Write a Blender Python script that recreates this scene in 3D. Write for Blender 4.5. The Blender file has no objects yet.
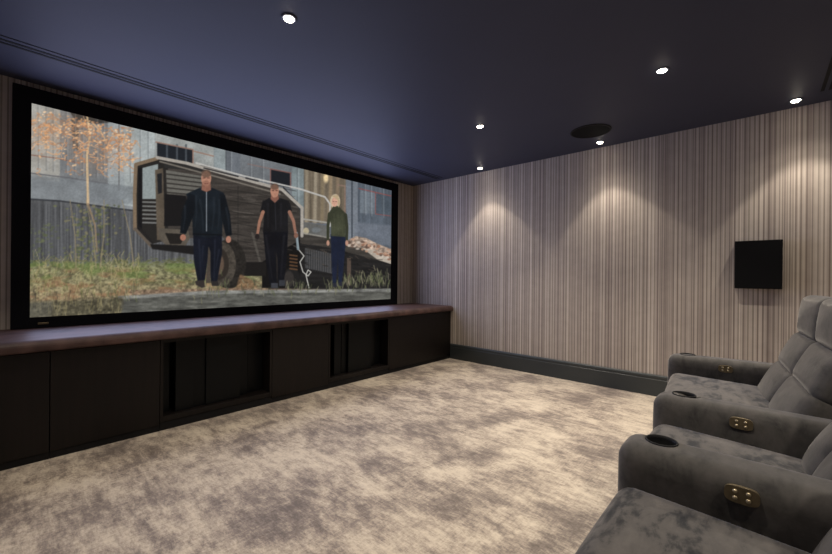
import bpy, bmesh, math, random
import numpy as np
from mathutils import Vector, Matrix

random.seed(7)
RNG = np.random.default_rng(11)
COL = bpy.context.scene.collection
SC = bpy.context.scene

# ------------------------------------------------------------------ room numbers (metres)
XL, XR = -0.28, 4.189          # left and right wall faces
YB, YF = -1.90, 3.847          # back and front (screen) wall faces
HC = 2.448                     # ceiling height
CAM = Vector((0.0, 0.0, 1.10))
FPX, YAW, PITCH, ROLL = 382.3, 0.7326, -0.0005, 0.0094


# ------------------------------------------------------------------ object helpers
def link(name, mesh, mat=None, parent=None, loc=None):
    o = bpy.data.objects.new(name, mesh)
    COL.objects.link(o)
    if mat is not None and mesh is not None:
        if len(mesh.materials) == 0:
            mesh.materials.append(mat)
    if parent is not None:
        o.parent = parent
    if loc is not None:
        o.location = loc
    return o


def tag(o, label=None, cat=None, group=None, kind=None):
    if label: o['label'] = label
    if cat: o['category'] = cat
    if group: o['group'] = group
    if kind: o['kind'] = kind
    return o


def thing(name, label, cat, loc=(0, 0, 0), rz=0.0, group=None):
    o = bpy.data.objects.new(name, None)
    COL.objects.link(o)
    o.empty_display_size = 0.1
    o.location = loc
    o.rotation_euler = (0, 0, rz)
    return tag(o, label, cat, group)


def bm_obj(name, bm, mat, parent=None, loc=None, smooth=False):
    me = bpy.data.meshes.new(name)
    bmesh.ops.recalc_face_normals(bm, faces=bm.faces[:])
    bm.to_mesh(me)
    bm.free()
    if smooth:
        for p in me.polygons: p.use_smooth = True
    return link(name, me, mat, parent, loc)


def add_box(bm, x0, x1, y0, y1, z0, z1, bevel=0.0, seg=2):
    m = Matrix.Translation(((x0+x1)/2, (y0+y1)/2, (z0+z1)/2)) @ Matrix.Diagonal((x1-x0, y1-y0, z1-z0, 1))
    r = bmesh.ops.create_cube(bm, size=1.0, matrix=m)
    if bevel > 0:
        es = list({e for v in r['verts'] for e in v.link_edges})
        bmesh.ops.bevel(bm, geom=es, offset=bevel, segments=seg, affect='EDGES', profile=0.5)


def box_obj(name, b, mat, parent=None, bevel=0.0, seg=2):
    bm = bmesh.new()
    add_box(bm, *b, bevel=bevel, seg=seg)
    return bm_obj(name, bm, mat, parent)


def add_rbox(bm, sx, sy, sz, r, n=14, crown=(0, 0, 0), M=None):
    """soft box: half sizes from sx,sy,sz, corner radius r, faces bulged by crown"""
    t = bmesh.new()
    bmesh.ops.create_cube(t, size=2.0)
    bmesh.ops.subdivide_edges(t, edges=t.edges[:], cuts=n, use_grid_fill=True)
    h = Vector((sx/2, sy/2, sz/2))
    for v in t.verts:
        c = v.co.copy()
        # denser rings near the rounded edges
        u = Vector([math.copysign(1-(1-abs(a))**1.6 if abs(a) < 1 else 1.0, a) for a in c])
        p = Vector((u.x*h.x, u.y*h.y, u.z*h.z))
        q = Vector([max(-(hh-r), min(hh-r, a)) for a, hh in zip(p, h)])
        d = p-q
        if d.length > 1e-9:
            # a point of the cube surface goes to the rounded surface
            p = q+d.normalized()*r
        f = [1-a*a for a in u]
        p.x += math.copysign(1, u.x)*crown[0]*f[1]*f[2]*(abs(u.x) > .999)
        p.y += math.copysign(1, u.y)*crown[1]*f[0]*f[2]*(abs(u.y) > .999)
        p.z += math.copysign(1, u.z)*crown[2]*f[0]*f[1]*(abs(u.z) > .999)
        v.co = p
    if M is not None:
        t.transform(M)
    me = bpy.data.meshes.new('tmp')
    t.to_mesh(me); t.free()
    bm.from_mesh(me)
    bpy.data.meshes.remove(me)


def add_lathe(bm, prof, n=40, M=None):
    """prof: list of (radius, z)"""
    M = M or Matrix.Identity(4)
    rings = []
    for r, z in prof:
        if r < 1e-6:
            rings.append([bm.verts.new(M @ Vector((0, 0, z)))])
        else:
            rings.append([bm.verts.new(M @ Vector((r*math.cos(2*math.pi*k/n), r*math.sin(2*math.pi*k/n), z))) for k in range(n)])
    for a, b in zip(rings, rings[1:]):
        for k in range(n):
            k2 = (k+1) % n
            if len(a) == 1 and len(b) == 1: continue
            if len(a) == 1: bm.faces.new((a[0], b[k], b[k2]))
            elif len(b) == 1: bm.faces.new((a[k], a[k2], b[0]))
            else: bm.faces.new((a[k], a[k2], b[k2], b[k]))


def add_profile(bm, pts, axis, a0, a1):
    """closed 2-D profile swept along 'x' or 'y'. pts are (other, z)"""
    def mk(t):
        return [bm.verts.new((t, p, z) if axis == 'x' else (p, t, z)) for p, z in pts]
    A, B = mk(a0), mk(a1)
    n = len(pts)
    for k in range(n):
        bm.faces.new((A[k], A[(k+1) % n], B[(k+1) % n], B[k]))
    bm.faces.new(A[::-1]); bm.faces.new(B)


# ------------------------------------------------------------------ material helpers
def lin(c):
    return tuple(((a/255)/12.92 if a/255 <= .04045 else ((a/255+.055)/1.055)**2.4) for a in c)


def new_mat(name):
    m = bpy.data.materials.new(name)
    m.use_nodes = True
    nt = m.node_tree
    b = nt.nodes['Principled BSDF']
    return m, nt, b


def N(nt, t, **kw):
    n = nt.nodes.new(t)
    for k, v in kw.items():
        if hasattr(n, k): setattr(n, k, v)
        else: n.inputs[k].default_value = v
    return n


def ramp(nt, stops, interp='LINEAR'):
    n = nt.nodes.new('ShaderNodeValToRGB')
    cr = n.color_ramp
    cr.interpolation = interp
    while len(cr.elements) > 1: cr.elements.remove(cr.elements[-1])
    for i, (p, c) in enumerate(stops):
        e = cr.elements[0] if i == 0 else cr.elements.new(p)
        e.position = p
        e.color = (*c, 1)
    return n


def simple(name, col, rough=.5, var=.15, scale=30, metallic=0.0, bump=0.0, sheen=0.0, spec=.5):
    """plain procedural surface with a little tonal noise"""
    m, nt, b = new_mat(name)
    tc = N(nt, 'ShaderNodeTexCoord')
    no = N(nt, 'ShaderNodeTexNoise'); no.inputs['Scale'].default_value = scale; no.inputs['Detail'].default_value = 4
    nt.links.new(tc.outputs['Object'], no.inputs['Vector'])
    r = ramp(nt, [(.3, tuple(a*(1-var) for a in col)), (.7, tuple(min(1, a*(1+var)) for a in col))])
    nt.links.new(no.outputs['Fac'], r.inputs['Fac'])
    nt.links.new(r.outputs['Color'], b.inputs['Base Color'])
    b.inputs['Roughness'].default_value = rough
    b.inputs['Metallic'].default_value = metallic
    b.inputs['Specular IOR Level'].default_value = spec
    if sheen:
        b.inputs['Sheen Weight'].default_value = sheen
        b.inputs['Sheen Roughness'].default_value = .4
    if bump:
        bp = N(nt, 'ShaderNodeBump'); bp.inputs['Strength'].default_value = bump; bp.inputs['Distance'].default_value = .003
        nt.links.new(no.outputs['Fac'], bp.inputs['Height'])
        nt.links.new(bp.outputs['Normal'], b.inputs['Normal'])
    return m


def stripe_mat(name, axis):
    """striped wall covering: narrow irregular vertical bands along one axis"""
    m, nt, b = new_mat(name)
    L = nt.links.new
    tc = N(nt, 'ShaderNodeTexCoord'); sp = N(nt, 'ShaderNodeSeparateXYZ')
    L(tc.outputs['Object'], sp.inputs[0])
    u = sp.outputs[axis]

    def math_(op, a, bval=None):
        n = N(nt, 'ShaderNodeMath', operation=op)
        if isinstance(a, (int, float)): n.inputs[0].default_value = a
        else: L(a, n.inputs[0])
        if bval is not None:
            if isinstance(bval, (int, float)): n.inputs[1].default_value = bval
            else: L(bval, n.inputs[1])
        return n.outputs[0]

    def cell(scale, off):
        s = math_('FLOOR', math_('ADD', math_('MULTIPLY', u, scale), off))
        w = N(nt, 'ShaderNodeTexWhiteNoise', noise_dimensions='1D'); L(s, w.inputs['W'])
        return w.outputs['Value']
    tone = cell(1/.0105, 3.37)
    r1 = ramp(nt, [(0, lin((156, 145, 137))), (.16, lin((170, 160, 151))), (.40, lin((178, 168, 158))), (.72, lin((186, 176, 166))), (.93, lin((204, 194, 183)))], 'CONSTANT')
    L(tone, r1.inputs['Fac'])
    # wider drift of tone
    dn = N(nt, 'ShaderNodeTexNoise', noise_dimensions='1D'); dn.inputs['Scale'].default_value = 5.0; L(u, dn.inputs['W'])
    r2 = ramp(nt, [(.3, (.93, .92, .93)), (.7, (1.04, 1.04, 1.03))]); L(dn.outputs['Fac'], r2.inputs['Fac'])
    mx = N(nt, 'ShaderNodeMix', data_type='RGBA', blend_type='MULTIPLY'); mx.inputs[0].default_value = 1
    L(r1.outputs['Color'], mx.inputs[6]); L(r2.outputs['Color'], mx.inputs[7])
    # thin dark lines, two irregular families
    def lines(period, width, keep, off):
        ph = math_('ADD', math_('MULTIPLY', u, 1/period), off)
        fr = math_('FRACT', ph)
        w = N(nt, 'ShaderNodeTexWhiteNoise', noise_dimensions='1D'); L(math_('FLOOR', ph), w.inputs['W'])
        on = math_('LESS_THAN', w.outputs['Value'], keep)
        d = math_('ABSOLUTE', math_('SUBTRACT', fr, .5))
        inn = math_('LESS_THAN', d, width/period/2)
        return math_('MULTIPLY', on, inn)
    ln = math_('MAXIMUM', lines(.0305, .0085, .94, .17), lines(.0415, .0055, .45, .61))
    mx2 = N(nt, 'ShaderNodeMix', data_type='RGBA'); L(math_('MULTIPLY', ln, .55), mx2.inputs[0])
    L(mx.outputs[2], mx2.inputs[6]); mx2.inputs[7].default_value = (*lin((88, 76, 70)), 1)
    # faint mottling of the cloth
    no = N(nt, 'ShaderNodeTexNoise'); no.inputs['Scale'].default_value = 14; no.inputs['Detail'].default_value = 5
    L(tc.outputs['Object'], no.inputs['Vector'])
    r3 = ramp(nt, [(.25, (.93, .93, .93)), (.75, (1.05, 1.05, 1.05))]); L(no.outputs['Fac'], r3.inputs['Fac'])
    mx3 = N(nt, 'ShaderNodeMix', data_type='RGBA', blend_type='MULTIPLY'); mx3.inputs[0].default_value = 1
    L(mx2.outputs[2], mx3.inputs[6]); L(r3.outputs['Color'], mx3.inputs[7])
    L(mx3.outputs[2], b.inputs['Base Color'])
    b.inputs['Roughness'].default_value = .75
    b.inputs['Specular IOR Level'].default_value = .25
    return m


def carpet_mat():
    m, nt, b = new_mat('carpet')
    L = nt.links.new
    tc = N(nt, 'ShaderNodeTexCoord')

    def noise(sx, sy, scale, detail, rough=.6, dist=0.0):
        mp = N(nt, 'ShaderNodeMapping'); mp.inputs['Scale'].default_value = (sx, sy, 1)
        L(tc.outputs['Object'], mp.inputs['Vector'])
        n = N(nt, 'ShaderNodeTexNoise'); n.inputs['Scale'].default_value = scale
        n.inputs['Detail'].default_value = detail; n.inputs['Roughness'].default_value = rough
        n.inputs['Distortion'].default_value = dist
        L(mp.outputs[0], n.inputs['Vector'])
        return n.outputs['Fac']
    big = noise(1.0, .8, 2.7, 9, .70, .3)
    streak = noise(5.0, 1.5, 4.6, 9, .74)
    fine = noise(12, 5.0, 9.0, 6, .75)
    weft = noise(1.6, 14, 7.0, 5, .7)
    def madd(a, k, c):
        n = N(nt, 'ShaderNodeMath', operation='MULTIPLY_ADD'); L(a, n.inputs[0]); n.inputs[1].default_value = k
        if isinstance(c, float): n.inputs[2].default_value = c
        else: L(c, n.inputs[2])
        return n.outputs[0]
    s = madd(big, .42, madd(streak, .30, madd(fine, .18, madd(weft, .10, 0.0))))
    r = ramp(nt, [(.42, lin((96, 85, 77))), (.465, lin((126, 114, 104))), (.505, lin((162, 149, 134))), (.545, lin((189, 176, 158))), (.60, lin((204, 192, 173)))])
    L(s, r.inputs['Fac']); L(r.outputs['Color'], b.inputs['Base Color'])
    b.inputs['Roughness'].default_value = .62
    b.inputs['Specular IOR Level'].default_value = .35
    b.inputs['Sheen Weight'].default_value = .25
    b.inputs['Sheen Roughness'].default_value = .45
    bp = N(nt, 'ShaderNodeBump'); bp.inputs['Strength'].default_value = .35; bp.inputs['Distance'].default_value = .006
    L(s, bp.inputs['Height']); L(bp.outputs['Normal'], b.inputs['Normal'])
    return m


def velvet_mat(name, stops, bump):
    m, nt, b = new_mat(name)
    L = nt.links.new
    tc = N(nt, 'ShaderNodeTexCoord')
    mp = N(nt, 'ShaderNodeMapping'); mp.inputs['Scale'].default_value = (.75, 1.9, 1.3); mp.inputs['Rotation'].default_value = (0, 0, .9)
    L(tc.outputs['Object'], mp.inputs['Vector'])
    n1 = N(nt, 'ShaderNodeTexNoise'); n1.inputs['Scale'].default_value = 11; n1.inputs['Detail'].default_value = 7; n1.inputs['Roughness'].default_value = .62; n1.inputs['Distortion'].default_value = .25
    L(mp.outputs[0], n1.inputs['Vector'])
    r = ramp(nt, [(p, lin(c)) for p, c in stops])
    L(n1.outputs['Fac'], r.inputs['Fac']); L(r.outputs['Color'], b.inputs['Base Color'])
    b.inputs['Roughness'].default_value = .8
    b.inputs['Specular IOR Level'].default_value = .2
    b.inputs['Sheen Weight'].default_value = .3
    b.inputs['Sheen Roughness'].default_value = .35
    b.inputs['Sheen Tint'].default_value = (.85, .82, .8, 1)
    n2 = N(nt, 'ShaderNodeTexNoise'); n2.inputs['Scale'].default_value = 26; n2.inputs['Detail'].default_value = 5
    L(tc.outputs['Object'], n2.inputs['Vector'])
    bp = N(nt, 'ShaderNodeBump'); bp.inputs['Strength'].default_value = bump; bp.inputs['Distance'].default_value = .006
    L(n2.outputs['Fac'], bp.inputs['Height']); L(bp.outputs['Normal'], b.inputs['Normal'])
    return m


def wood_mat(name, c0, c1, rough=.45):
    m, nt, b = new_mat(name)
    L = nt.links.new
    tc = N(nt, 'ShaderNodeTexCoord')
    mp = N(nt, 'ShaderNodeMapping'); mp.inputs['Scale'].default_value = (14, 14, .8)
    L(tc.outputs['Object'], mp.inputs['Vector'])
    n = N(nt, 'ShaderNodeTexNoise'); n.inputs['Scale'].default_value = 3; n.inputs['Detail'].default_value = 6; n.inputs['Distortion'].default_value = .5
    L(mp.outputs[0], n.inputs['Vector'])
    r = ramp(nt, [(.3, c0), (.7, c1)]); L(n.outputs['Fac'], r.inputs['Fac'])
    L(r.outputs['Color'], b.inputs['Base Color']); b.inputs['Roughness'].default_value = rough
    b.inputs['Specular IOR Level'].default_value = .3
    return m


def emit_mat(name, col, strength):
    m, nt, b = new_mat(name)
    b.inputs['Base Color'].default_value = (.8, .8, .8, 1)
    b.inputs['Emission Color'].default_value = (*col, 1)
    b.inputs['Emission Strength'].default_value = strength
    return m


M_STRIPE_X = stripe_mat('striped_wallcovering_x', 'X')
M_STRIPE_Y = stripe_mat('striped_wallcovering_y', 'Y')
M_CARPET = carpet_mat()
M_VELVET = velvet_mat('grey_velvet', [(.30, (52, 50, 50)), (.44, (69, 67, 65)), (.55, (76, 73, 71)), (.72, (84, 81, 79))], .2)
M_VSEAT = velvet_mat('brushed_grey_velvet', [(.36, (36, 37, 39)), (.43, (55, 54, 54)), (.50, (80, 77, 75)), (.70, (94, 90, 87))], .3)
M_CEIL = simple('dark_ceiling_paint', (.047, .051, .080), rough=.60, var=.03, scale=3, spec=.22)
M_BASE = simple('dark_skirting_paint', (.030, .036, .038), rough=.38, var=.05, scale=6)
M_BLACK = simple('matt_black', (.006, .006, .007), rough=.7, var=.1, scale=40, spec=.25)
M_FRAME = simple('black_velour', (.004, .004, .006), rough=.85, var=.1, scale=60, spec=.15)
M_GLOSS = simple('black_panel', (.0025, .003, .0035), rough=.45, var=.1, scale=10, spec=.2)
M_GRILLE = simple('speaker_cloth', (.0035, .0035, .004), rough=.85, var=.25, scale=220, spec=.15)
M_WOOD = wood_mat('dark_stained_wood', lin((12, 8, 7)), lin((21, 15, 13)))
M_TOP = simple('mottled_top', (.074, .043, .038), rough=.5, var=.45, scale=9, bump=.2, spec=.2)
M_BRASS = simple('aged_brass', (.20, .16, .10), rough=.45, var=.15, scale=50, metallic=.85)
M_BRASSB = simple('bright_brass', (.50, .42, .28), rough=.35, var=.1, scale=50, metallic=.8)
M_CHROME = simple('dark_chrome', (.22, .22, .22), rough=.2, var=.1, scale=30, metallic=1.0)
M_LENS = emit_mat('lit_lamp', (1.0, .90, .74), 28.0)


# ------------------------------------------------------------------ room shell
T = .12
tag(box_obj('floor', (XL-T, XR+T, YB-T, YF+T, -.1, 0), M_CARPET), kind='structure')
tag(box_obj('ceiling', (XL-T, XR+T, YB-T, YF+T, HC, HC+.1), M_CEIL), kind='structure')
tag(box_obj('wall_front', (XL-T, XR+T, YF, YF+T, 0, HC), M_STRIPE_X), kind='structure')
tag(box_obj('wall_back', (XL-T, XR+T, YB-T, YB, 0, HC), M_STRIPE_X), kind='structure')
tag(box_obj('wall_right', (XR, XR+T, YB, YF, 0, HC), M_STRIPE_Y), kind='structure')
tag(box_obj('wall_left', (XL-T, XL, YB, YF, 0, HC), M_STRIPE_Y), kind='structure')

# moulded skirting on the right wall
bm = bmesh.new()
bt, bh = .018, .200
prof = [(XR, 0), (XR-bt, 0), (XR-bt, bh-.045), (XR-bt+.003, bh-.041), (XR-bt+.003, bh-.034), (XR-bt, bh-.030), (XR-bt, bh-.016),
        (XR-bt+.003, bh-.008), (XR-bt+.008, bh-.002), (XR-bt+.012, bh), (XR, bh)]
add_profile(bm, prof, 'y', YB+.001, 3.118)
tag(bm_obj('baseboard_right', bm, M_BASE), kind='structure')

# slim linear slots let into the ceiling
def slot(name, xa, xb, bands):
    bm = bmesh.new()
    for y0, y1 in bands:
        add_box(bm, xa, xb, y0, y1, HC-.0025, HC)
    return tag(bm_obj(name, bm, M_BLACK), kind='structure')
slot('trim_1', -.20, 4.085, [(3.206, 3.214), (3.252, 3.274), (3.294, 3.314)])
slot('trim_2', .30, 3.945, [(-.372, -.350), (-.330, -.310)])


# ------------------------------------------------------------------ what the screen shows (painted as vertex colours of the lit surface)
SX0, SX1, SZ0, SZ1 = 0.1825, 3.687, 0.791, 2.286   # lit picture, on plane y = SY
SY = 3.786
K = 4                                             # canvas samples per photo pixel
PX0, PY0, PX1, PY1 = 26, 98, 398, 324
CW, CH = (PX1-PX0)*K, (PY1-PY0)*K
yy, xx = np.mgrid[0:CH, 0:CW]
GX = PX0+(xx+.5)/K
GY = PY0+(yy+.5)/K
IMG = np.zeros((CH, CW, 3))


def vnoise(sx, sy, seed, octs=4):
    """smooth value noise over the canvas"""
    rg = np.random.default_rng(seed)
    out = np.zeros((CH, CW)); amp = 1.0; tot = 0
    for o in range(octs):
        nx, ny = max(2, int((PX1-PX0)/sx)+2), max(2, int((PY1-PY0)/sy)+2)
        g = rg.random((ny+1, nx+1))
        fx = (GX-PX0)/(PX1-PX0)*(nx-1); fy = (GY-PY0)/(PY1-PY0)*(ny-1)
        ix, iy = fx.astype(int), fy.astype(int); tx, ty = fx-ix, fy-iy
        tx = tx*tx*(3-2*tx); ty = ty*ty*(3-2*ty)
        out += amp*((g[iy, ix]*(1-tx)+g[iy, ix+1]*tx)*(1-ty)+(g[iy+1, ix]*(1-tx)+g[iy+1, ix+1]*tx)*ty)
        tot += amp; amp *= .55; sx /= 2; sy /= 2
    return out/tot


def blend(mask, col):
    c = np.array(col, float)
    IMG[:] = IMG*(1-mask[..., None])+(c if c.ndim > 1 else c[None, None])*mask[..., None]


def window(x0, y0, x1, y1):
    return (slice(max(0, int((y0-PY0)*K)), max(0, min(CH, int((y1-PY0)*K)+1))),
            slice(max(0, int((x0-PX0)*K)), max(0, min(CW, int((x1-PX0)*K)+1))))


def put(w, m, col, tex):
    c = np.array(col, float)
    if tex is not None: c = c[None, None]*tex[w][..., None]
    IMG[w] = IMG[w]*(1-m[..., None])+c*m[..., None]


def blur(a, s):
    k = int(round(s*K))
    if k < 1: return a
    for ax in (0, 1):
        pad = [(0, 0), (0, 0)]; pad[ax] = (k+1, k)
        c = np.cumsum(np.pad(a, pad, mode='edge'), axis=ax)
        n = a.shape[ax]
        a = (np.take(c, range(2*k+1, 2*k+1+n), ax)-np.take(c, range(0, n), ax))/(2*k+1)
    return a


def poly(pts, col, soft=.5, tex=None, a=1.0):
    P = np.array(pts, float)
    w = window(P[:, 0].min()-2*soft-1, P[:, 1].min()-2*soft-1, P[:, 0].max()+2*soft+1, P[:, 1].max()+2*soft+1)
    gx, gy = GX[w], GY[w]
    if gx.size == 0: return
    m = np.zeros(gx.shape, bool)
    for i in range(len(P)):
        x1, y1 = P[i]; x2, y2 = P[(i+1) % len(P)]
        if y1 == y2: continue
        m ^= ((y1 > gy) != (y2 > gy)) & (gx < (x2-x1)*(gy-y1)/(y2-y1)+x1)
    put(w, blur(m.astype(float), soft*.6)*a, col, tex)


def ell(cx, cy, rx, ry, col, soft=.25, a=1.0, tex=None):
    w = window(cx-rx-soft-1, cy-ry-soft-1, cx+rx+soft+1, cy+ry+soft+1)
    gx, gy = GX[w], GY[w]
    if gx.size == 0: return
    d = np.sqrt(((gx-cx)/rx)**2+((gy-cy)/ry)**2)
    put(w, np.clip((1-d)*min(rx, ry)/max(soft, .05)+.5, 0, 1)*a, col, tex)


def seg(pts, w, col, a=1.0, soft=.35):
    """polyline of width w (a number or start,end)"""
    w0, w1 = (w, w) if isinstance(w, (int, float)) else w
    P = np.array(pts, float)
    x0, y0 = P.min(0)-max(w0, w1)-2; x1, y1 = P.max(0)+max(w0, w1)+2
    i0, i1 = max(0, int((x0-PX0)*K)), min(CW, int((x1-PX0)*K)+1)
    j0, j1 = max(0, int((y0-PY0)*K)), min(CH, int((y1-PY0)*K)+1)
    if i1 <= i0 or j1 <= j0: return
    gx, gy = GX[j0:j1, i0:i1], GY[j0:j1, i0:i1]
    m = np.zeros_like(gx)
    n = len(P)-1
    for k in range(n):
        ax, ay = P[k]; bx, by = P[k+1]
        dx, dy = bx-ax, by-ay; L2 = dx*dx+dy*dy+1e-9
        t = np.clip(((gx-ax)*dx+(gy-ay)*dy)/L2, 0, 1)
        d = np.hypot(gx-ax-t*dx, gy-ay-t*dy)
        ww = w0+(w1-w0)*(k+t)/n
        m = np.maximum(m, np.clip((ww/2-d)/soft+.5, 0, 1))
    m *= a
    IMG[j0:j1, i0:i1] = IMG[j0:j1, i0:i1]*(1-m[..., None])+np.array(col, float)*m[..., None]


NZ = vnoise(12, 12, 1); NV = vnoise(2.2, 60, 2); NF = vnoise(3, 2, 3, 3); NS = vnoise(1.6, 9, 4, 3); NB = vnoise(40, 30, 5)


def paint():
    tex = .86+.28*NZ
    # --- building: pale grey left, slate blue right
    t = np.clip((GX-30)/360, 0, 1)
    base = np.stack([158-62*t, 160-57*t, 160-46*t], -1)
    IMG[:] = base*(.80+.22*NV+.18*NB)[..., None]
    poly([(28, 95), (60, 98), (60, 182), (28, 178)], (172, 170, 164), 1, tex)
    poly([(60, 98), (108, 108), (108, 184), (60, 182)], (136, 138, 140), 1, tex)
    poly([(108, 108), (124, 112), (124, 200), (108, 195)], (168, 174, 176), 1, tex)
    seg([(119, 112), (119, 190)], 1.2, (112, 112, 112), .8)
    poly([(124, 112), (155, 122), (155, 210), (124, 205)], (176, 182, 182), 1, tex)
    poly([(155, 120), (214, 138), (214, 185), (155, 180)], (165, 168, 166), 1, tex)
    poly([(157, 142.5), (192.5, 150), (192.5, 168), (157, 163)], (44, 48, 54), .4)
    for x in (167, 177, 186):
        seg([(x, 145), (x, 166)], 2.0, (92, 98, 104), .8)
    seg([(156, 142), (193, 149.5), (193, 168)], 1.3, (158, 126, 112), .85)
    seg([(193, 151), (221, 158), (221, 170)], 1.4, (158, 124, 108), .7)
    poly([(214, 136), (226, 140), (226, 190), (214, 188)], (150, 158, 160), .8, tex)
    seg([(226, 140), (226, 185)], 1.2, (92, 96, 100), .8)
    poly([(240, 142), (292, 155), (292, 200), (240, 190)], (126, 130, 134), .8, tex)
    seg([(248, 164), (291, 173)], 1.0, (150, 118, 110), .6)
    poly([(271, 169.5), (290, 173), (290, 188), (271, 184)], (40, 43, 49), .4)
    seg([(270.5, 184), (270.5, 169), (290.5, 173), (290.5, 188)], 1.1, (134, 96, 90), .8)
    poly([(292, 155), (304, 158), (304, 210), (292, 205)], (138, 148, 150), .8, tex)
    # hung pale sheets with a small light
    poly([(304, 158), (346, 170), (346, 225), (304, 222)], (122, 112, 98), 1, .75+.5*NV)
    for x, c in ((307, (166, 156, 138)), (316, (178, 168, 150)), (323, (150, 136, 112)), (331, (166, 148, 122)), (338, (150, 132, 112))):
        seg([(x, 160), (x-1, 222)], 3.2, c, .7, 1.6)
    ell(326, 178, 2.4, 4.5, (240, 218, 176), 2)
    seg([(338, 185), (345, 186), (345, 228)], 1.6, (150, 128, 116), .8)
    poly([(346, 165), (358, 168), (358, 262), (346, 258)], (132, 138, 146), .8, tex)
    seg([(352, 168), (352, 262)], 1.6, (82, 88, 96), .9)
    poly([(358, 168), (396, 178), (396, 262), (358, 256)], (104, 112, 122), .8, .8+.35*NV)
    poly([(360, 190), (376, 193), (376, 214), (360, 213)], (122, 130, 138), .8, tex)
    poly([(376, 193), (391, 196), (391, 215), (376, 214)], (92, 102, 112), .8, tex)
    seg([(359, 188.5), (391, 196)], 1.0, (160, 92, 88), .8)
    seg([(375.5, 193), (375.5, 214), (391, 216)], .9, (150, 90, 88), .75)
    poly([(355, 222), (396, 226), (396, 246), (355, 242)], (126, 132, 142), 1.5, tex, .8)
    # dark eave at the top left, red line and ledge on the left wall
    poly([(70, 112), (100, 116), (112, 122), (96, 124), (74, 119)], (66, 62, 58), .8, None, .85)
    poly([(71, 118), (79, 120), (78, 150), (73, 148)], (74, 68, 62), 1, None, .7)
    seg([(31, 155), (56, 158), (78, 163)], 1.2, (146, 112, 100), .8)
    seg([(30, 173), (70, 178), (108, 184)], 1.4, (112, 112, 116), .8)
    poly([(28, 174), (135, 187), (135, 205), (28, 199)], (138, 143, 147), 1.5, tex, .75)
    for x_ in (38, 46, 53, 66, 74, 82, 96, 103, 130, 140, 148, 230, 250, 262, 297, 364, 370, 382):
        seg([(x_, 100+.22*(x_-30)), (x_+.3, 168+.14*(x_-30))], 1.0, (98, 101, 106), .38, .8)
        seg([(x_+1.6, 100+.22*(x_-30)), (x_+1.9, 168+.14*(x_-30))], .9, (196, 200, 202), .3, .8)
    # --- ribbed fence
    poly([(28, 199), (60, 201), (136, 211), (240, 224), (240, 268), (28, 268)], (108, 109, 111), .6, .6+.7*NV)
    seg([(28, 199), (60, 201), (136, 211), (180, 217)], 1.8, (70, 72, 76), .9)
    for x in np.arange(32, 170, 3.1):
        seg([(x, 203+.1*(x-30)), (x, 262)], .8, (74, 75, 80), .55)
    # --- ground
    g = np.clip((GY-258)/40, 0, 1)
    grass = np.stack([132+20*g, 136+2*g, 104+8*g], -1)*(.55+.9*NF)[..., None]
    m = np.clip((GY-259-3*(NF-.5)*6)/5, 0, 1)
    IMG[:] = IMG*(1-m[..., None])+grass*m[..., None]
    warm = np.clip((vnoise(16, 5, 21, 4)-.5)*6, 0, 1)*np.clip((GY-266)/6, 0, 1)
    blend(warm*.55, (158, 120, 92))
    green = np.clip((vnoise(22, 6, 22, 3)-.5)*6, 0, 1)*np.clip((GY-260)/4, 0, 1)*np.clip((285-GY)/8, 0, 1)
    blend(green*.5, (112, 134, 74))
    rg = random.Random(3)
    # weeds on the left
    for _ in range(240):
        x = rg.uniform(31, 140); y = rg.uniform(258, 298); h = rg.uniform(4, 13)
        c = rg.choice([(176, 164, 122), (150, 142, 104), (118, 122, 80), (190, 180, 140)])
        seg([(x, y), (x+rg.uniform(-2, 2), y-h*.6), (x+rg.uniform(-4, 4), y-h)], rg.uniform(.5, .9), c, .6)
    for _ in range(170):
        x = rg.gauss(90, 14); y = rg.uniform(205, 258)
        ell(x, y, rg.uniform(.8, 2), rg.uniform(.7, 1.6), rg.choice([(128, 132, 92), (108, 116, 82), (148, 142, 108), (96, 102, 76)]), .6, .65)
    for _ in range(60):
        x = rg.gauss(45, 10); y = rg.uniform(222, 258)
        ell(x, y, rg.uniform(1, 2.2), rg.uniform(.7, 1.6), rg.choice([(120, 126, 96), (104, 110, 84)]), .6, .5)
    for x0, x1 in ((86, 96), (104, 100), (122, 134), (70, 76)):
        seg([(x0, 200), ((x0+x1)/2+2, 235), (x1, 268)], (.8, 1.4), (158, 146, 120), .75)
    # --- the tree with orange leaves
    for cx, cy, rx, ry, a_ in ((60, 128, 30, 16, .22), (92, 150, 24, 22, .2), (118, 150, 16, 20, .18), (44, 140, 14, 18, .16)):
        ell(cx, cy, rx, ry, (196, 160, 132), 14, a_, .7+.6*NF)
    seg([(87, 116), (90, 135), (87, 155), (87.5, 180), (88, 204)], (1.6, 2.4), (216, 190, 154), .95)
    seg([(88, 204), (95, 225), (97, 252)], (2.0, 1.4), (160, 140, 116), .85)
    seg([(92, 122), (101, 132), (107, 143)], (1.8, .8), (222, 184, 144), .85)
    seg([(110, 128), (122, 140), (124, 152), (120, 170)], (1.4, .9), (218, 176, 136), .75)
    for _ in range(150):
        bx = rg.uniform(33, 134); by = 109+(bx-31)*.2+abs(rg.gauss(0, 26))
        if by > 172: continue
        p = [(bx, by)]
        for _k in range(4):
            p.append((p[-1][0]+rg.uniform(-6, 6), p[-1][1]+rg.uniform(-3, 5)))
        seg(p, (1.0, .5), rg.choice([(240, 190, 146), (220, 166, 120), (196, 144, 106), (168, 136, 114)]), .7)
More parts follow.
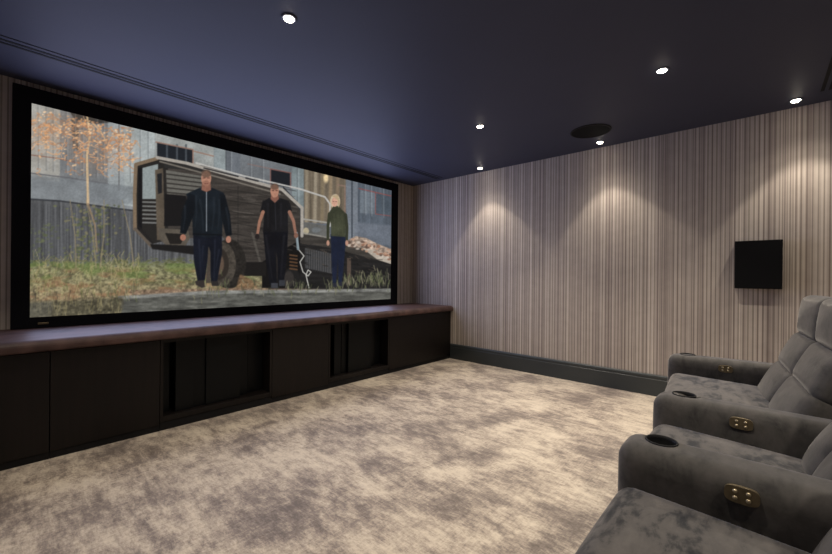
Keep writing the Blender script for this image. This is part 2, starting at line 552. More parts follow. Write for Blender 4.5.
    for _ in range(330):
        x = rg.uniform(32, 136); y = 108+(x-31)*.21+abs(rg.gauss(0, 27))
        if y > 176 or (44 < x < 66 and 165 < y) or rg.random() < .3*(x < 60): continue
        ell(x, y, rg.uniform(.6, 1.5), rg.uniform(.5, 1.2), rg.choice([(242, 198, 152), (226, 174, 128), (204, 152, 114), (184, 140, 112), (246, 214, 178)]), .5, .75)
    # --- dark truck
    wood = .72+.5*vnoise(30, 2.0, 31, 3)
    # far side of the flat bed and its load
    poly([(300, 234), (345, 244), (394, 262), (394, 296), (296, 292), (268, 290), (262, 262)], (46, 45, 45), .5, wood)
    poly([(300, 233), (326, 236), (394, 258), (394, 264), (326, 247), (300, 243)], (78, 74, 70), .5, wood)
    poly([(305, 248), (334, 254), (334, 274), (305, 268)], (92, 92, 93), .5)
    for x in np.arange(306, 334, 2.3):
        seg([(x, 250), (x, 272)], .9, (58, 58, 60), .8)
    poly([(348, 240), (356, 236), (366, 238), (376, 243), (386, 247), (394, 250), (394, 258), (376, 256), (362, 248), (348, 247)], (176, 158, 144), .6, .55+.9*NF)
    poly([(362, 248), (374, 250), (394, 260), (394, 265), (378, 260)], (188, 178, 166), .5, tex)
    for _ in range(46):
        x = rg.uniform(348, 391); y = 240+(x-348)*.33+rg.uniform(-4, 6)
        ell(x, y, rg.uniform(1, 2.6), rg.uniform(.7, 1.5), rg.choice([(196, 160, 138), (158, 118, 98), (206, 194, 182), (112, 92, 82)]), .5, .8)
    poly([(347, 258), (351, 258), (351, 286), (347, 284)], (98, 86, 78), .5)
    poly([(303, 222), (330, 226), (330, 238), (303, 234)], (112, 112, 110), .5, tex)
    ell(306, 231, 3, 3.4, (186, 176, 152), .6); ell(316, 230, 4.5, 2.6, (122, 126, 128), .6)
    seg([(303, 219), (329, 223)], 1.6, (176, 174, 168), .85)
    seg([(303, 233), (330, 238)], 1.6, (164, 160, 152), .7)
    poly([(283, 186), (302, 207), (302, 234), (283, 230)], (62, 66, 72), .5)
    # body
    poly([(160, 160), (205, 166), (285, 190), (300, 210), (300, 234), (291, 262), (240, 264), (222, 236), (160, 240)], (78, 73, 69), .6, wood)
    for k in range(7):
        y = 176+k*11
        seg([(226, y+2), (258, y+7), (296, y+15)], .8, (48, 46, 44), .6)
    seg([(238, 186), (238, 262)], .9, (52, 50, 48), .7)
    seg([(252, 232), (260, 262)], 2.2, (102, 98, 92), .8)
    poly([(262, 262), (300, 240), (300, 288), (262, 288)], (30, 29, 29), .6)
    poly([(240, 262), (266, 262), (266, 276), (240, 276)], (40, 38, 37), .6)
    # cab
    poly([(136, 163), (160, 158), (168, 162), (168, 240), (152, 244), (136, 230)], (52, 50, 48), .5)
    poly([(142.5, 168), (158, 164), (158, 199), (142.5, 199)], (156, 164, 164), .5)
    poly([(138, 168), (142, 167), (142, 231), (138, 229)], (34, 34, 36), .4)
    for k in range(6):
        seg([(143, 202+k*4.1), (160, 202.5+k*4.1)], 1.7, (140, 140, 138), .85)
    seg([(135, 229), (134.6, 196), (135.8, 164.5), (157, 158.5)], 3.6, (138, 121, 102))
    seg([(135.2, 229), (151, 246)], 3.0, (112, 102, 92))
    seg([(139, 227), (152, 242)], 1.6, (46, 44, 44))
    poly([(155, 170), (163, 168), (165, 240), (157, 240)], (108, 98, 86), .5, tex)
    poly([(157, 174), (162, 173), (162, 193), (158, 194)], (46, 47, 50), .4)
    poly([(166, 170), (202, 176), (202, 196), (167, 194)], (118, 116, 110), .5)
    for k in range(5):
        seg([(167, 174+k*4.6), (204, 179+k*4.2)], 1.5, (66, 63, 60), .9)
    poly([(165, 194), (186, 196), (190, 226), (164, 226)], (36, 35, 36), .6)
    poly([(158, 228), (188, 230), (190, 238), (184, 248), (170, 248), (160, 240)], (104, 97, 88), .5, tex)
    poly([(165, 233), (185, 234), (181, 244), (170, 244)], (46, 43, 41), .5)
    poly([(150, 244), (200, 246), (204, 256), (152, 249)], (40, 39, 39), .8)
    # worn highlights and dark seams along the body
    for _ in range(90):
        x = rg.uniform(228, 298); y = rg.uniform(186, 258)
        if y < 176+(x-228)*.3: continue
        l_ = rg.uniform(4, 14)
        seg([(x, y), (min(x+l_, 299), y+l_*.18)], rg.uniform(.4, .8), rg.choice([(118, 112, 106), (104, 98, 92), (48, 45, 43), (40, 38, 37)]), .5)
    for _ in range(60):
        x = rg.uniform(300, 392); y = 238+(x-300)*.27+rg.uniform(0, 26)
        seg([(x, y), (x+rg.uniform(3, 9), y+rg.uniform(0, 3))], rg.uniform(.5, 1), rg.choice([(92, 86, 80), (74, 70, 66), (26, 26, 27), (110, 98, 88)]), .55)
    # roof lines
    poly([(163, 162), (206, 166), (206, 172), (165, 168)], (58, 57, 56), .5)
    seg([(157, 157.5), (186, 163), (240, 178), (282, 189.5), (302, 208), (302, 236)], 3.0, (178, 172, 164))
    seg([(160, 161.5), (240, 183), (280, 194)], 1.6, (128, 122, 114))
    seg([(196, 163), (244, 176), (300, 189), (325, 197), (330, 204), (330, 226)], 1.7, (196, 194, 190), .95)
    seg([(204, 168), (238, 176.5)], 1.4, (54, 54, 56), .9)
    seg([(246, 178), (258, 181)], 1.8, (64, 64, 66), .9)
    # wheels
    tw = .75+.5*vnoise(2, 2, 41, 2)
    ell(229, 264, 17, 25, (52, 49, 46), .8, 1, tw)
    ell(222, 264, 14, 22, (86, 80, 73), 1.0, 1, tw)
    ell(219, 264, 10, 16, (62, 56, 51), 1.0)
    ell(217, 264, 7, 11, (108, 92, 80), 1.0); ell(216, 264, 3.4, 5.5, (54, 48, 45), .8)
    ell(292, 279, 8, 12, (44, 43, 43), .8); ell(289, 279, 5, 8, (66, 62, 60), .8)
    for k in range(5):
        seg([(290, 255+k*3.4), (297, 256+k*3.4)], 1.6, (120, 90, 66), .8)
    # leaves and ground under it
    poly([(236, 288), (240, 274), (252, 280), (258, 288)], (134, 108, 84), 1.2, .6+.8*NF, .8)
    poly([(130, 290), (240, 288), (394, 290), (394, 294), (130, 296)], (142, 120, 104), 1, .6+.8*NF, .75)
    # hose
    seg([(297, 236), (299, 250), (304, 256), (300, 262), (303, 272), (308, 276), (311, 272), (308, 270), (306, 275), (309, 288)], 1.0, (210, 208, 202), .95)
    seg([(296.5, 233), (298, 249)], 2.4, (150, 164, 170), .9)
    # kerb along the front
    kt = .62+.75*vnoise(10, 2.5, 51, 4)
    poly([(118, 297), (210, 291), (394, 289), (394, 303), (118, 330), (112, 306)], (104, 104, 99), .8, kt)
    poly([(118, 296), (210, 290.5), (394, 288.5), (394, 291.5), (210, 294), (118, 299.5)], (150, 150, 146), .8, kt, .8)
    poly([(26, 302), (70, 300), (124, 297), (118, 330), (26, 330)], (106, 101, 84), 3, .5+.95*NF)
    for _ in range(120):
        x = rg.uniform(31, 120); y = rg.uniform(298, 316); h = rg.uniform(3, 10)
        seg([(x, y), (x+rg.uniform(-2, 2), y-h)], rg.uniform(.5, .9), rg.choice([(150, 140, 104), (92, 88, 70), (168, 158, 122), (70, 66, 58)]), .6)
    poly([(28, 303), (54, 301), (50, 318), (28, 319)], (112, 112, 108), 2.5, kt, .4)
    # bushes along the kerb
    for cx, cy, n, s in ((352, 281, 90, 9), (378, 280, 90, 8), (300, 287, 40, 7), (334, 286, 36, 5), (215, 288, 50, 12), (125, 292, 40, 10), (255, 288, 24, 14)):
        for _ in range(n):
            x, y = rg.gauss(cx, s), rg.gauss(cy, s*.48)
            seg([(x, y+2), (x+rg.uniform(-2, 2), y-rg.uniform(1, 5))], rg.uniform(.5, 1.1), rg.choice([(118, 122, 92), (98, 104, 76), (140, 138, 112), (152, 148, 126), (86, 88, 72)]), .6)

    # --- three people walking (plain stand-ins)
    skin = (188, 144, 124)
    # left: zipped dark jacket and dark trousers
    jk, tr = (34, 41, 48), (30, 34, 45)
    jt = .78+.45*NZ
    poly([(193, 232), (209, 232), (209, 250), (205, 280), (198, 284), (194, 262)], tr, .4, jt)
    poly([(206, 232), (222, 233), (222, 254), (217, 283), (211, 283), (209, 255)], tr, .4, jt)
    poly([(195, 281), (204, 280), (205, 287), (202, 288), (196, 285)], (66, 60, 58), .4); poly([(211, 281), (218, 281), (219, 286), (212, 286)], (58, 55, 54), .4)
    poly([(199, 188), (213, 188), (224, 193), (223, 214), (222, 235), (207, 238), (193, 235), (192, 214), (186, 194)], jk, .4, jt)
    poly([(189, 193), (196, 196), (194, 214), (186, 234), (180, 233), (182, 212)], (28, 33, 39), .4, jt)
    poly([(220, 193), (225, 195), (230, 214), (232, 235), (226, 236), (221, 216)], (28, 33, 39), .4, jt)
    ell(183, 237.5, 2.9, 3.2, (176, 128, 110)); ell(228.5, 239.5, 2.6, 3.4, (180, 134, 116))
    seg([(206.5, 191), (206.5, 231)], .9, (170, 176, 182), .85)
    poly([(202, 183), (210.5, 183), (211, 190), (206.5, 192), (201.5, 190)], (150, 110, 95), .4)
    ell(206.2, 178.5, 5.0, 7.6, skin)
    ell(206.2, 183.5, 4.0, 3.0, (152, 112, 96), 1, .6)
    ell(206.2, 173.6, 5.1, 4.0, (112, 92, 80), .6, .75)
    seg([(203, 178), (205, 178)], .9, (92, 66, 58), .8); seg([(207.6, 178), (209.6, 178)], .9, (92, 66, 58), .8); seg([(204.6, 183.4), (208, 183.4)], .8, (120, 78, 70), .8)
    for x0_, y0_, x1_, y1_ in ((196, 196, 195, 228), (200, 200, 203, 232), (214, 198, 212, 230), (219, 200, 218, 228), (185, 206, 183, 230), (226, 208, 229, 232)):
        seg([(x0_, y0_), ((x0_+x1_)/2+1, (y0_+y1_)/2), (x1_, y1_)], (2.2, .8), (62, 70, 78), .4, 1.2)
    for x0_, y0_, x1_, y1_ in ((199, 240, 201, 278), (203, 246, 202, 262), (215, 240, 214, 280), (219, 250, 216, 268)):
        seg([(x0_, y0_), (x1_, y1_)], (1.8, .8), (58, 64, 78), .45, 1.0)
    poly([(208.4, 246), (210.5, 252), (210.6, 283), (205.6, 283), (207.4, 262)], (92, 84, 76), .5, tex)
    seg([(193, 234), (222, 235)], 1.2, (18, 20, 24), .7)
    # middle: short-sleeved dark shirt
    tk = (36, 36, 39)
    poly([(263, 230), (276, 230), (277, 254), (277, 283), (270, 285), (266, 262)], (27, 28, 34), .4, jt)
    poly([(275, 230), (288, 230), (287, 256), (284, 282), (278, 282), (276, 256)], (27, 28, 34), .4, jt)
    poly([(271, 283), (278, 283), (278, 288), (271, 288)], (74, 76, 82), .4); poly([(279, 280), (285, 280), (285, 286), (279, 286)], (66, 68, 74), .4)
    poly([(269, 198), (280, 198), (289, 201), (288, 216), (288, 232), (263, 232), (264, 216), (262, 202)], tk, .4, jt)
    poly([(263, 200), (268, 203), (266, 213), (260, 212)], tk, .4); poly([(286, 200), (290, 203), (292, 211), (287, 213)], tk, .4)
    seg([(263, 212), (259.5, 222), (257.5, 234)], (3.6, 2.6), (164, 124, 106)); seg([(289.5, 212), (293.5, 221), (295.5, 233)], (3.6, 2.6), (160, 122, 106))
    ell(257.3, 236.5, 2.3, 2.8, (52, 46, 46)); ell(296, 235.5, 2.1, 2.6, (140, 106, 92))
    seg([(275, 203), (276, 230)], .7, (74, 76, 82), .6)
    poly([(271.5, 194), (278, 194), (279, 199), (275, 203), (270.5, 199)], (146, 106, 92), .4)
    ell(274.6, 191, 4.2, 6.6, (186, 142, 122))
    ell(274.6, 186.6, 4.3, 3.2, (110, 88, 76), .6, .75)
    seg([(272.2, 190.6), (273.8, 190.6)], .8, (88, 62, 54), .8); seg([(275.8, 190.6), (277.4, 190.6)], .8, (88, 62, 54), .8)
    for x0_, y0_, x1_, y1_ in ((268, 204, 268, 228), (281, 204, 281, 228), (266, 236, 272, 278), (284, 236, 281, 276)):
        seg([(x0_, y0_), (x1_, y1_)], (2.4, 1), (58, 58, 62), .4, 1.2)
    poly([(276, 252), (277.4, 258), (277.6, 282), (277, 282)], (60, 56, 52), .4)
    # right: olive jumper, navy trousers, light hair
    poly([(330.5, 234), (338.5, 234), (338, 258), (336, 284), (332.5, 284), (331.5, 258)], (36, 43, 62), .4, jt)
    poly([(338, 234), (346, 235), (344.5, 258), (342, 283), (338.5, 283), (338, 258)], (36, 43, 62), .4, jt)
    poly([(332.5, 283), (336.5, 283), (337, 287), (333, 287)], (54, 56, 66), .3); poly([(338.5, 282), (342, 282), (342.5, 286), (339, 286)], (54, 56, 66), .3)
    ell(335.2, 201.5, 5.0, 7.4, (206, 192, 168), .5)
    poly([(333.5, 206), (338.5, 206), (343, 210.5), (346.5, 214), (345.5, 224), (345.5, 237), (331, 236), (331, 224), (328, 214), (330, 211)], (74, 77, 62), .4, jt)
    seg([(329.5, 214), (328, 226), (327.8, 240)], (3.4, 2.4), (68, 71, 57)); seg([(345.5, 215), (347, 227), (346.8, 240)], (3.4, 2.4), (66, 69, 56))
    for x_ in (334, 338, 342):
        seg([(x_, 214), (x_+.5, 234)], (1.4, .8), (96, 98, 80), .35, .9)
    ell(328, 243, 1.5, 2.8, (192, 152, 134)); ell(346.8, 243, 1.5, 2.8, (192, 152, 134))
    ell(334.6, 202, 3.1, 4.8, (214, 172, 152))
    poly([(331.5, 196), (338, 195), (340, 203), (338.4, 208), (337.6, 200), (334, 197.5)], (190, 170, 140), .4)
    seg([(333, 201.6), (334, 201.6)], .7, (100, 76, 66), .7); seg([(335.6, 201.6), (336.6, 201.6)], .7, (100, 76, 66), .7)


paint()
for _c in range(3): IMG[..., _c] = blur(IMG[..., _c], .3)
IMG = np.clip(IMG*(.93+.14*vnoise(1.2, 1.2, 77, 2))[..., None]/255, 0, 1)**1.16*255*.98


def cam_axes():
    f = Vector((math.cos(YAW)*math.cos(PITCH), math.sin(YAW)*math.cos(PITCH), math.sin(PITCH)))
    r = Vector((math.sin(YAW), -math.cos(YAW), 0)); u = r.cross(f)
    return f, math.cos(ROLL)*r+math.sin(ROLL)*u, -math.sin(ROLL)*r+math.cos(ROLL)*u


AF, AR, AU = cam_axes()


def picture_mesh():
    nx, nz = 700, 300
    xs = np.linspace(SX0, SX1, nx+1); zs = np.linspace(SZ0, SZ1, nz+1)
    X, Z = np.meshgrid(xs, zs)
    co = np.stack([X, np.full_like(X, SY), Z], -1).reshape(-1, 3)
    d = co-np.array(CAM)
    f, r, u = (np.array(a) for a in (AF, AR, AU))
    dz = d@f
    px = 416+FPX*(d@r)/dz; py = 277-FPX*(d@u)/dz
    cx = np.clip((px-PX0)*K-.5, 0, CW-1.001); cy = np.clip((py-PY0)*K-.5, 0, CH-1.001)
    ix, iy = cx.astype(int), cy.astype(int); tx, ty = (cx-ix)[:, None], (cy-iy)[:, None]
    c = (IMG[iy, ix]*(1-tx)+IMG[iy, ix+1]*tx)*(1-ty)+(IMG[iy+1, ix]*(1-tx)+IMG[iy+1, ix+1]*tx)*ty
    c = c/255
    c = np.where(c <= .04045, c/12.92, ((c+.055)/1.055)**2.4)
    idx = np.arange((nx+1)*(nz+1)).reshape(nz+1, nx+1)
    q = np.stack([idx[:-1, :-1], idx[:-1, 1:], idx[1:, 1:], idx[1:, :-1]], -1).reshape(-1, 4)
    me = bpy.data.meshes.new('picture')
    me.vertices.add(len(co)); me.vertices.foreach_set('co', co.ravel())
    me.loops.add(q.size); me.loops.foreach_set('vertex_index', q.ravel().astype(np.int32))
    me.polygons.add(len(q)); me.polygons.foreach_set('loop_start', np.arange(0, q.size, 4, dtype=np.int32))
    me.update(calc_edges=True)
    at = me.color_attributes.new('picture_colour', 'FLOAT_COLOR', 'POINT')
    at.data.foreach_set('color', np.concatenate([c, np.ones((len(c), 1))], 1).astype(np.float32).ravel())
    return me


m, nt, b = new_mat('lit_screen')
an = N(nt, 'ShaderNodeVertexColor'); an.layer_name = 'picture_colour'
b.inputs['Base Color'].default_value = (.02, .02, .02, 1)
b.inputs['Roughness'].default_value = .9
b.inputs['Specular IOR Level'].default_value = 0
nt.links.new(an.outputs['Color'], b.inputs['Emission Color'])
b.inputs['Emission Strength'].default_value = 1.0
M_SCREEN = m

scr = thing('projection_screen', 'huge black-framed cinema screen above the low cabinets, showing a film scene', 'screen', (1.955, YF, 0.70))
def world_child(o, parent):
    o.parent = parent
    o.matrix_parent_inverse = (Matrix.Translation(parent.location) @ Matrix.Rotation(parent.rotation_euler.z, 4, 'Z')).inverted()
    return o
world_child(link('picture', picture_mesh(), M_SCREEN), scr)
bm = bmesh.new()
FX0, FX1, FZ0, FZ1 = .090, 3.812, .715, 2.395
fy0, fy1 = 3.779, YF
def frame_quad(bm):
    o = [(FX0, FZ0), (FX1, FZ0), (FX1, FZ1), (FX0, FZ1)]
    i = [(SX0, SZ0), (SX1, SZ0), (SX1, SZ1), (SX0, SZ1)]
    ys = [(o, fy1), (o, fy0), (i, fy0+.003), (i, fy1)]
    V = [[bm.verts.new((x, y, z)) for x, z in pts] for pts, y in ys]
    for A, B in zip(V, V[1:]+V[:1]):
        for k in range(4):
            bm.faces.new((A[k], A[(k+1) % 4], B[(k+1) % 4], B[k]))
frame_quad(bm)
world_child(bm_obj('frame', bm, M_FRAME), scr)
world_child(box_obj('badge', (.222, .278, 3.775, 3.780, .738, .752), M_BRASS, bevel=.002), scr)


# ------------------------------------------------------------------ low cabinets under the screen
CY = 3.119                      # cabinet front face
CT = .648                       # cabinet top
def solid_cabinet(x0, x1, label, doors, filler=None):
    t = thing('cabinet', label, 'cabinet', ((x0+x1)/2, CY+.3, 0), group='low cabinets under the screen')
    bm = bmesh.new(); add_box(bm, x0, x1, CY+.018, YF-.003, .06, CT-.006)
    world_child(bm_obj('body', bm, M_WOOD), t)
    world_child(box_obj('plinth', (x0, x1, CY+.006, YF-.05, 0, .06), M_BLACK), t)
    for a, c in doors:
        world_child(box_obj('door', (a+.0015, c-.0015, CY, CY+.017, .045, CT-.010), M_WOOD, bevel=.0012), t)
    if filler:
        world_child(box_obj('filler_panel', (*filler, CY+.006, CY+.017, .045, CT-.006), M_WOOD), t)
    return t


def open_cabinet(x0, x1, label, panels):
    t = thing('cabinet', label, 'cabinet', ((x0+x1)/2, CY+.3, 0), group='low cabinets under the screen')
    bm = bmesh.new()
    w = .018
    add_box(bm, x0, x0+w, CY, YF-.003, .06, CT-.006)
    add_box(bm, x1-w, x1, CY, YF-.003, .06, CT-.006)
    add_box(bm, x0+w, x1-w, CY, YF-.003, CT-.03, CT-.006)
    add_box(bm, x0+w, x1-w, YF-.023, YF-.003, .06, CT-.03)
    world_child(bm_obj('body', bm, M_WOOD), t)
    world_child(box_obj('bottom_rail', (x0+w+.0005, x1-w-.0005, CY, YF-.024, .062, .098), M_WOOD, bevel=.002), t)
    world_child(box_obj('plinth', (x0, x1, CY+.006, YF-.05, 0, .06), M_BLACK), t)
    for a, c, dep in panels:
        world_child(box_obj('black_panel', (a, c, CY+dep, CY+dep+.02, .0985, CT-.031), M_GLOSS, bevel=.001), t)
    return t


solid_cabinet(XL+.004, .236, 'dark wooden low cabinet at the far left end of the run under the screen', [(XL+.004, .236)])
solid_cabinet(.238, .796, 'dark wooden low cabinet left of the larger black open cabinet under the screen', [(.238, .796)])
open_cabinet(.798, 1.622, 'wider open-fronted low cabinet with black panels, left of centre below the screen',
             [(.822, .880, .10), (.905, 1.020, .045), (1.020, 1.110, .060), (1.112, 1.370, .045), (1.390, 1.455, .10), (1.47, 1.60, .13)])
solid_cabinet(1.624, 2.204, 'closed dark wooden low cabinet between the two open black cabinets', [(1.624, 2.204)])
open_cabinet(2.206, 3.022, 'narrower-looking open-fronted low cabinet with black panels, right of centre below the screen',
             [(2.230, 2.295, .10), (2.315, 2.395, .06), (2.415, 2.480, .075), (2.482, 2.790, .045), (2.815, 2.88, .10), (2.895, 2.998, .13)])
solid_cabinet(3.024, XR-.004, 'long dark wooden low cabinet meeting the striped side wall in the corner', [(3.024, 4.098)], filler=(4.100, XR-.005))

bm = bmesh.new()
ya, zb, zt, rr = 3.084, CT-.004, .712, .045
pr = [(YF-.002, zb), (ya+.012, zb)]
for k in range(4): pr.append((ya+.012-.012*math.sin(k/3*math.pi/2), zb+.012-.012*math.cos(k/3*math.pi/2)))
for k in range(7): pr.append((ya+rr-rr*math.cos(k/6*math.pi/2), zt-rr+rr*math.sin(k/6*math.pi/2)))
pr.append((YF-.002, zt))
pr = [pr[0]]+pr[2:]
add_profile(bm, pr, 'x', XL+.002, XR-.002)
wt = bm_obj('worktop', bm, M_TOP)
tag(wt, 'long mottled grey-mauve top with rounded front edge lying along the low cabinets', 'worktop')


# ------------------------------------------------------------------ wall and ceiling fittings
t = thing('wall_speaker', 'square black speaker hung on the striped right wall above the far recliner', 'speaker', (XR, .012, 1.03))
world_child(box_obj('speaker_box', (XR-.110, XR-.001, -.130, .156, 1.030, 1.416), M_BLACK, bevel=.004), t)
world_child(box_obj('grille', (XR-.121, XR-.1105, -.129, .154, 1.031, 1.415), M_GRILLE, bevel=.003), t)

t = thing('ceiling_speaker', 'round black speaker grille flush in the dark ceiling', 'speaker', (3.66, 1.162, HC))
bm = bmesh.new(); add_lathe(bm, [(.160, -.0001), (.172, -.0001), (.172, -.005), (.160, -.008), (.160, -.0001)], 56)
bm_obj('bezel', bm, M_BLACK, t, smooth=True)
bm = bmesh.new(); add_lathe(bm, [(0, -.006), (.159, -.0055), (.159, -.001), (0, -.001)], 56)
bm_obj('grille', bm, M_GRILLE, t)


def downlight(x, y, label):
    t = thing('downlight', label, 'ceiling light', (x, y, HC), group='recessed ceiling downlights')
    bm = bmesh.new(); add_lathe(bm, [(.027, -.0001), (.040, -.0001), (.041, -.003), (.038, -.005), (.027, -.006), (.027, -.0001)], 36)
    bm_obj('bezel', bm, M_CEIL, t, smooth=True)
    bm = bmesh.new(); add_lathe(bm, [(.0265, -.001), (.0265, -.006), (.022, -.011), (.012, -.015), (0, -.016)], 30)
    bm_obj('bulb', bm, M_LENS, t, smooth=True)
    return t


def beam(x, y, prof, warm, tilt=(0, 0)):
    """a lamp with a measured beam: prof = (degrees off axis, intensity)"""
    l = bpy.data.lights.new('downlight_beam', 'POINT')
    top = max(v for _, v in prof)
    l.energy = 4*math.pi*top
    l.color = warm
    l.shadow_soft_size = .025
    l.use_nodes = True
    nt = l.node_tree
    em = next(n for n in nt.nodes if n.type == 'EMISSION')
    tc = nt.nodes.new('ShaderNodeTexCoord'); sp = nt.nodes.new('ShaderNodeSeparateXYZ')
    nt.links.new(tc.outputs['Normal'], sp.inputs[0])
    ml = nt.nodes.new('ShaderNodeMath'); ml.operation = 'MULTIPLY'; ml.inputs[1].default_value = BEAM_SIGN
    nt.links.new(sp.outputs[2], ml.inputs[0])
    ac = nt.nodes.new('ShaderNodeMath'); ac.operation = 'ARCCOSINE'
    nt.links.new(ml.outputs[0], ac.inputs[0])
    dv = nt.nodes.new('ShaderNodeMath'); dv.operation = 'DIVIDE'; dv.inputs[1].default_value = math.pi
    nt.links.new(ac.outputs[0], dv.inputs[0])
    cr = ramp(nt, [(d/180, (v/top,)*3) for d, v in prof])
    nt.links.new(dv.outputs[0], cr.inputs['Fac'])
    nt.links.new(cr.outputs['Color'], em.inputs['Strength'])
    o = bpy.data.objects.new('downlight_beam', l); COL.objects.link(o)
    o.location = (x, y, HC-.045)
    o.rotation_euler = (math.radians(tilt[0]), math.radians(tilt[1]), 0)
    return o


BEAM_SIGN = -1.0
P_WALL = [(0, 9), (10, 8.8), (15, 8), (18, 7.2), (22, 6.4), (28, 5.4), (35, 4.4), (40, 3.4), (42.5, 2.8), (45, .7), (50, .42), (56, .16), (64, .03), (85, .01), (90, 0)]
P_ROOM = [(0, 5.6), (20, 5.5), (32, 5), (42, 3), (48, .8), (60, .2), (85, .03), (90, 0)]
WARM = (1.0, .90, .755)
LIGHTS = [
    (1.035, 1.842, 'in', 'downlight at the top of the picture, nearest the screen and highest in view'),
    (2.884, 0.479, 'in', 'downlight at the upper right, well away from any wall'),
    (2.903, 1.862, 'in', 'downlight right of the screen, upper one of the two stacked in view'),
    (4.021, 2.574, 'wall', 'downlight close to the striped wall, nearest the screen corner'),
    (4.013, 1.184, 'wall', 'downlight close to the striped wall, next to the round ceiling speaker'),
    (4.015, -.190, 'wall', 'downlight close to the striped wall at the far right, above the wall speaker'),
]
for x, y, k, lab in LIGHTS:
    downlight(x, y, lab)
    if k == 'in':
        beam(x, y, P_ROOM, WARM)
    else:
        beam(x-.03, y-.01, P_WALL, WARM, (-5, 17))
# the same fittings go on behind and beside the camera
for x, y, k in ((1.035, .479, 'in'), (1.035, -.90, 'in'), (2.884, -.90, 'in')):
    beam(x, y, P_ROOM, WARM)
beam(-.11, 2.574, [(d, v*.6) for d, v in P_WALL], WARM, (-5, -12))


# added area lamp just in front of the picture, boosting the screen's glow
l = bpy.data.lights.new('screen_glow_boost', 'AREA')
l.shape = 'RECTANGLE'; l.size = SX1-SX0; l.size_y = SZ1-SZ0
l.energy = 40; l.color = (.56, .63, 1.0)
o = bpy.data.objects.new('screen_glow_boost', l); COL.objects.link(o)
o.location = ((SX0+SX1)/2, SY-.009, (SZ0+SZ1)/2); o.rotation_euler = (-math.pi/2, 0, 0)


# ------------------------------------------------------------------ recliners
def cut_hole(o, x, y, r, ztop, depth):
    """sink a round well into the top of an armrest mesh"""
    bm = bmesh.new()
    add_lathe(bm, [(0, ztop-depth), (r, ztop-depth), (r, ztop+.1), (0, ztop+.1)], 36, Matrix.Translation((x, y, 0)))
    c = bm_obj('cutter', bm, None)
    md = o.modifiers.new('well', 'BOOLEAN'); md.operation = 'DIFFERENCE'; md.object = c; md.solver = 'EXACT'
    dg = bpy.context.evaluated_depsgraph_get()
    me = bpy.data.meshes.new_from_object(o.evaluated_get(dg))
    o.modifiers.clear()
    old = o.data; o.data = me
    bpy.data.meshes.remove(old)
    bpy.data.objects.remove(c, do_unlink=True)


ARM_H, SEAT_H = .622, .520
def armrest(t, x0, x1, yf, yb, holder=True):
    w = x1-x0
    bm = bmesh.new()
    M = Matrix.Translation(((x0+x1)/2, (yf+yb)/2, (ARM_H+.03)/2))
    add_rbox(bm, w, yf-yb, ARM_H-.03, .048, 20, (.002, .004, .002), M)
    a = bm_obj('armrest', bm, M_VELVET, t, smooth=True)
    if holder:
        cx, cy = (x0+x1)/2+.019, yf-.100
        cut_hole(a, cx, cy, .039, ARM_H, .075)
        for p in a.data.polygons: p.use_smooth = True
        bm = bmesh.new()
        z = ARM_H+.0035
        add_lathe(bm, [(.0388, z-.012), (.0420, z-.002), (.0410, z+.0012), (.0380, z+.0008), (.0370, z-.008), (.0360, z-.068), (0, z-.068), (0, z-.071), (.038, z-.071), (.0388, z-.012)], 40,
                  Matrix.Translation((cx, cy, 0)))
        h = bm_obj('cup_holder', bm, M_BLACK, t, smooth=True)
        tag(h, 'round black cup holder sunk in the armrest')
        bm = bmesh.new()
        add_lathe(bm, [(.0372, z-.006), (.0380, z-.004), (.0384, z-.0065), (.0372, z-.006)], 40, Matrix.Translation((cx, cy, 0)))
        bm_obj('rim', bm, M_CHROME, h, smooth=True)
        # switch panel on the face that looks at the seat
        py, pz = yf-.283, .577
        bm = bmesh.new()
        pl = []
        for k in range(32):
            an = 2*math.pi*k/32
            ca, sa = math.cos(an), math.sin(an)
            pl.append((py+.0335*math.copysign(abs(ca)**.6, ca), pz+.0205*math.copysign(abs(sa)**.6, sa)))
        add_profile_x(bm, pl, x0-.006, x0+.004)
        cp = bm_obj('control_panel', bm, M_BRASS, t)
        tag(cp, 'small brass switch plate on the inner face of the armrest')
        for dy in (-.0125, .0125):
            for dz in (-.008, .008):
                bm = bmesh.new()
                add_lathe(bm, [(.0052, 0), (.005, .003), (.0034, .005), (0, .0056)], 14,
                          Matrix.Translation((x0-.006, py+dy, pz+dz)) @ Matrix.Rotation(-math.pi/2, 4, 'Y'))
                bm_obj('button', bm, M_BRASSB, cp, smooth=True)
    return a


def add_profile_x(bm, pts, x0, x1):
    A = [bm.verts.new((x0, y, z)) for y, z in pts]; B = [bm.verts.new((x1, y, z)) for y, z in pts]
    n = len(pts)
    for k in range(n):
        bm.faces.new((A[k], A[(k+1) % n], B[(k+1) % n], B[k]))
    bm.faces.new(A[::-1]); bm.faces.new(B)


def back_lobes(t, name, x0, x1, y, z, hgt, dep, lean, crown):
    """two puffed columns beside a centre seam; y,z = centre of the front face"""
    bm = bmesh.new()
    w = (x1-x0)/2
    for s in (0, 1):
        lw = w+.014
        cx = x0+lw/2 if s == 0 else x1-lw/2
        M = Matrix.Translation((cx, y, z)) @ Matrix.Rotation(lean, 4, 'X') @ Matrix.Translation((0, -dep/2, 0))
        add_rbox(bm, lw, dep, hgt, .042, 14, (0, crown, 0), M)
    return bm_obj(name, bm, M_VELVET, t, smooth=True)


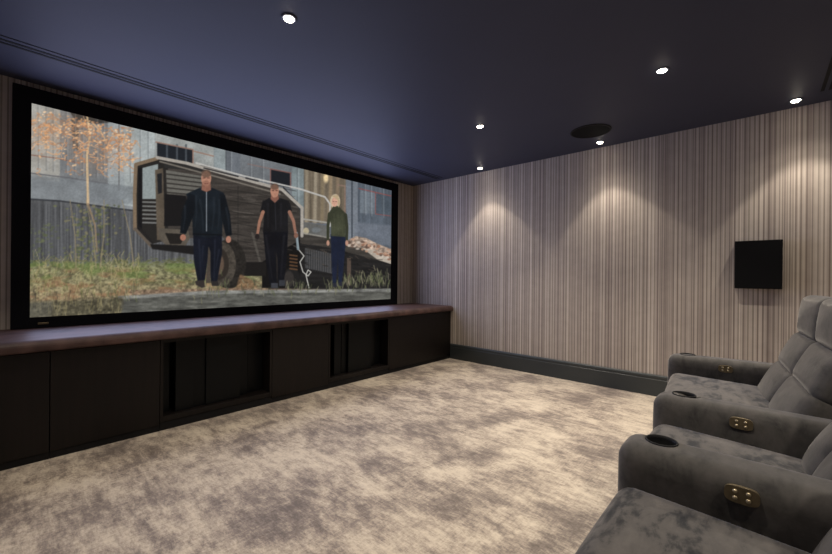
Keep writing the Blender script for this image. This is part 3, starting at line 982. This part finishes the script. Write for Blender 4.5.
def recliner(label, seat_x, arm_x, left_arm, loc, rz, bdy=0.0):
    """local frame: x across, +y forwards; seat_x = inner width limits, arm_x = right armrest limits"""
    t = thing('recliner', label, 'armchair', loc, rz, 'grey velvet recliners')
    x0, x1 = seat_x
    cx, w = (x0+x1)/2, x1-x0
    bm = bmesh.new()
    add_rbox(bm, w-.004, .60, .20, .046, 20, (.0, .006, .016), Matrix.Translation((cx, .300-.30, SEAT_H-.006-.10)) @ Matrix.Rotation(math.radians(2.6), 4, 'X'))
    bm_obj('seat', bm, M_VSEAT, t, smooth=True)
    bm = bmesh.new()
    add_rbox(bm, w-.008, .09, .29, .035, 12, (0, .008, 0), Matrix.Translation((cx, .240, .145+.035)))
    bm_obj('footrest', bm, M_VELVET, t, smooth=True)
    box_obj('base', (x0+.01, x1-.01, -.34, .19, .004, .28), M_BLACK, t, bevel=.004)
    back_lobes(t, 'lower_back_cushion', x0+.003, x1-.003, -.144+bdy, .578, .232, .15, math.radians(25), .020)
    back_lobes(t, 'upper_back_cushion', x0+.003, x1-.003, -.222+bdy, .748, .206, .16, math.radians(24), .018)
    back_lobes(t, 'headrest', x0+.003, x1-.003, -.272+bdy, .920, .218, .17, math.radians(6), .014)
    bm = bmesh.new()
    M = Matrix.Translation((cx, -.40, .57)) @ Matrix.Rotation(math.radians(12), 4, 'X')
    add_rbox(bm, w-.012, .13, .86, .045, 12, (0, 0, 0), M)
    bm_obj('back_shell', bm, M_VELVET, t, smooth=True)
    armrest(t, arm_x[0], arm_x[1], .312, -.40)
    if left_arm:
        armrest(t, left_arm[0], left_arm[1], .312, -.40, False)
    return t


recliner('grey velvet recliner nearest the camera, cut off by the bottom right corner', (.575, 1.222), (1.224, 1.385), (.412, .573), (0, 0, 0), 0, .022)
recliner('grey velvet recliner in the middle of the row, only seat and right armrest showing', (1.391, 1.828), (1.830, 1.975), None, (0, .018, 0), 0, -.018)
far_rot = math.radians(5)
recliner('grey velvet recliner farthest along the row, with seamed backrest and headrest by the striped wall', (-.860, -.002), (0, .150), None, (2.885, .118, 0), far_rot)


# ------------------------------------------------------------------ camera, world, colour management
cd = bpy.data.cameras.new('camera')
cd.sensor_width = 36.0; cd.sensor_fit = 'HORIZONTAL'
cd.lens = FPX/832*36.0
cd.clip_start = .02
co = bpy.data.objects.new('camera', cd); COL.objects.link(co)
R3 = Matrix((AR, AU, -AF)).transposed()
co.matrix_world = Matrix.Translation(CAM) @ R3.to_4x4()
SC.camera = co

wd = bpy.data.worlds.new('world'); SC.world = wd; wd.use_nodes = True
wd.node_tree.nodes['Background'].inputs[0].default_value = (0, 0, 0, 1)

SC.view_settings.view_transform = 'Standard'
SC.view_settings.look = 'None'
SC.view_settings.exposure = 0.0
SC.view_settings.gamma = 1.0
SC.view_settings.use_curve_mapping = False
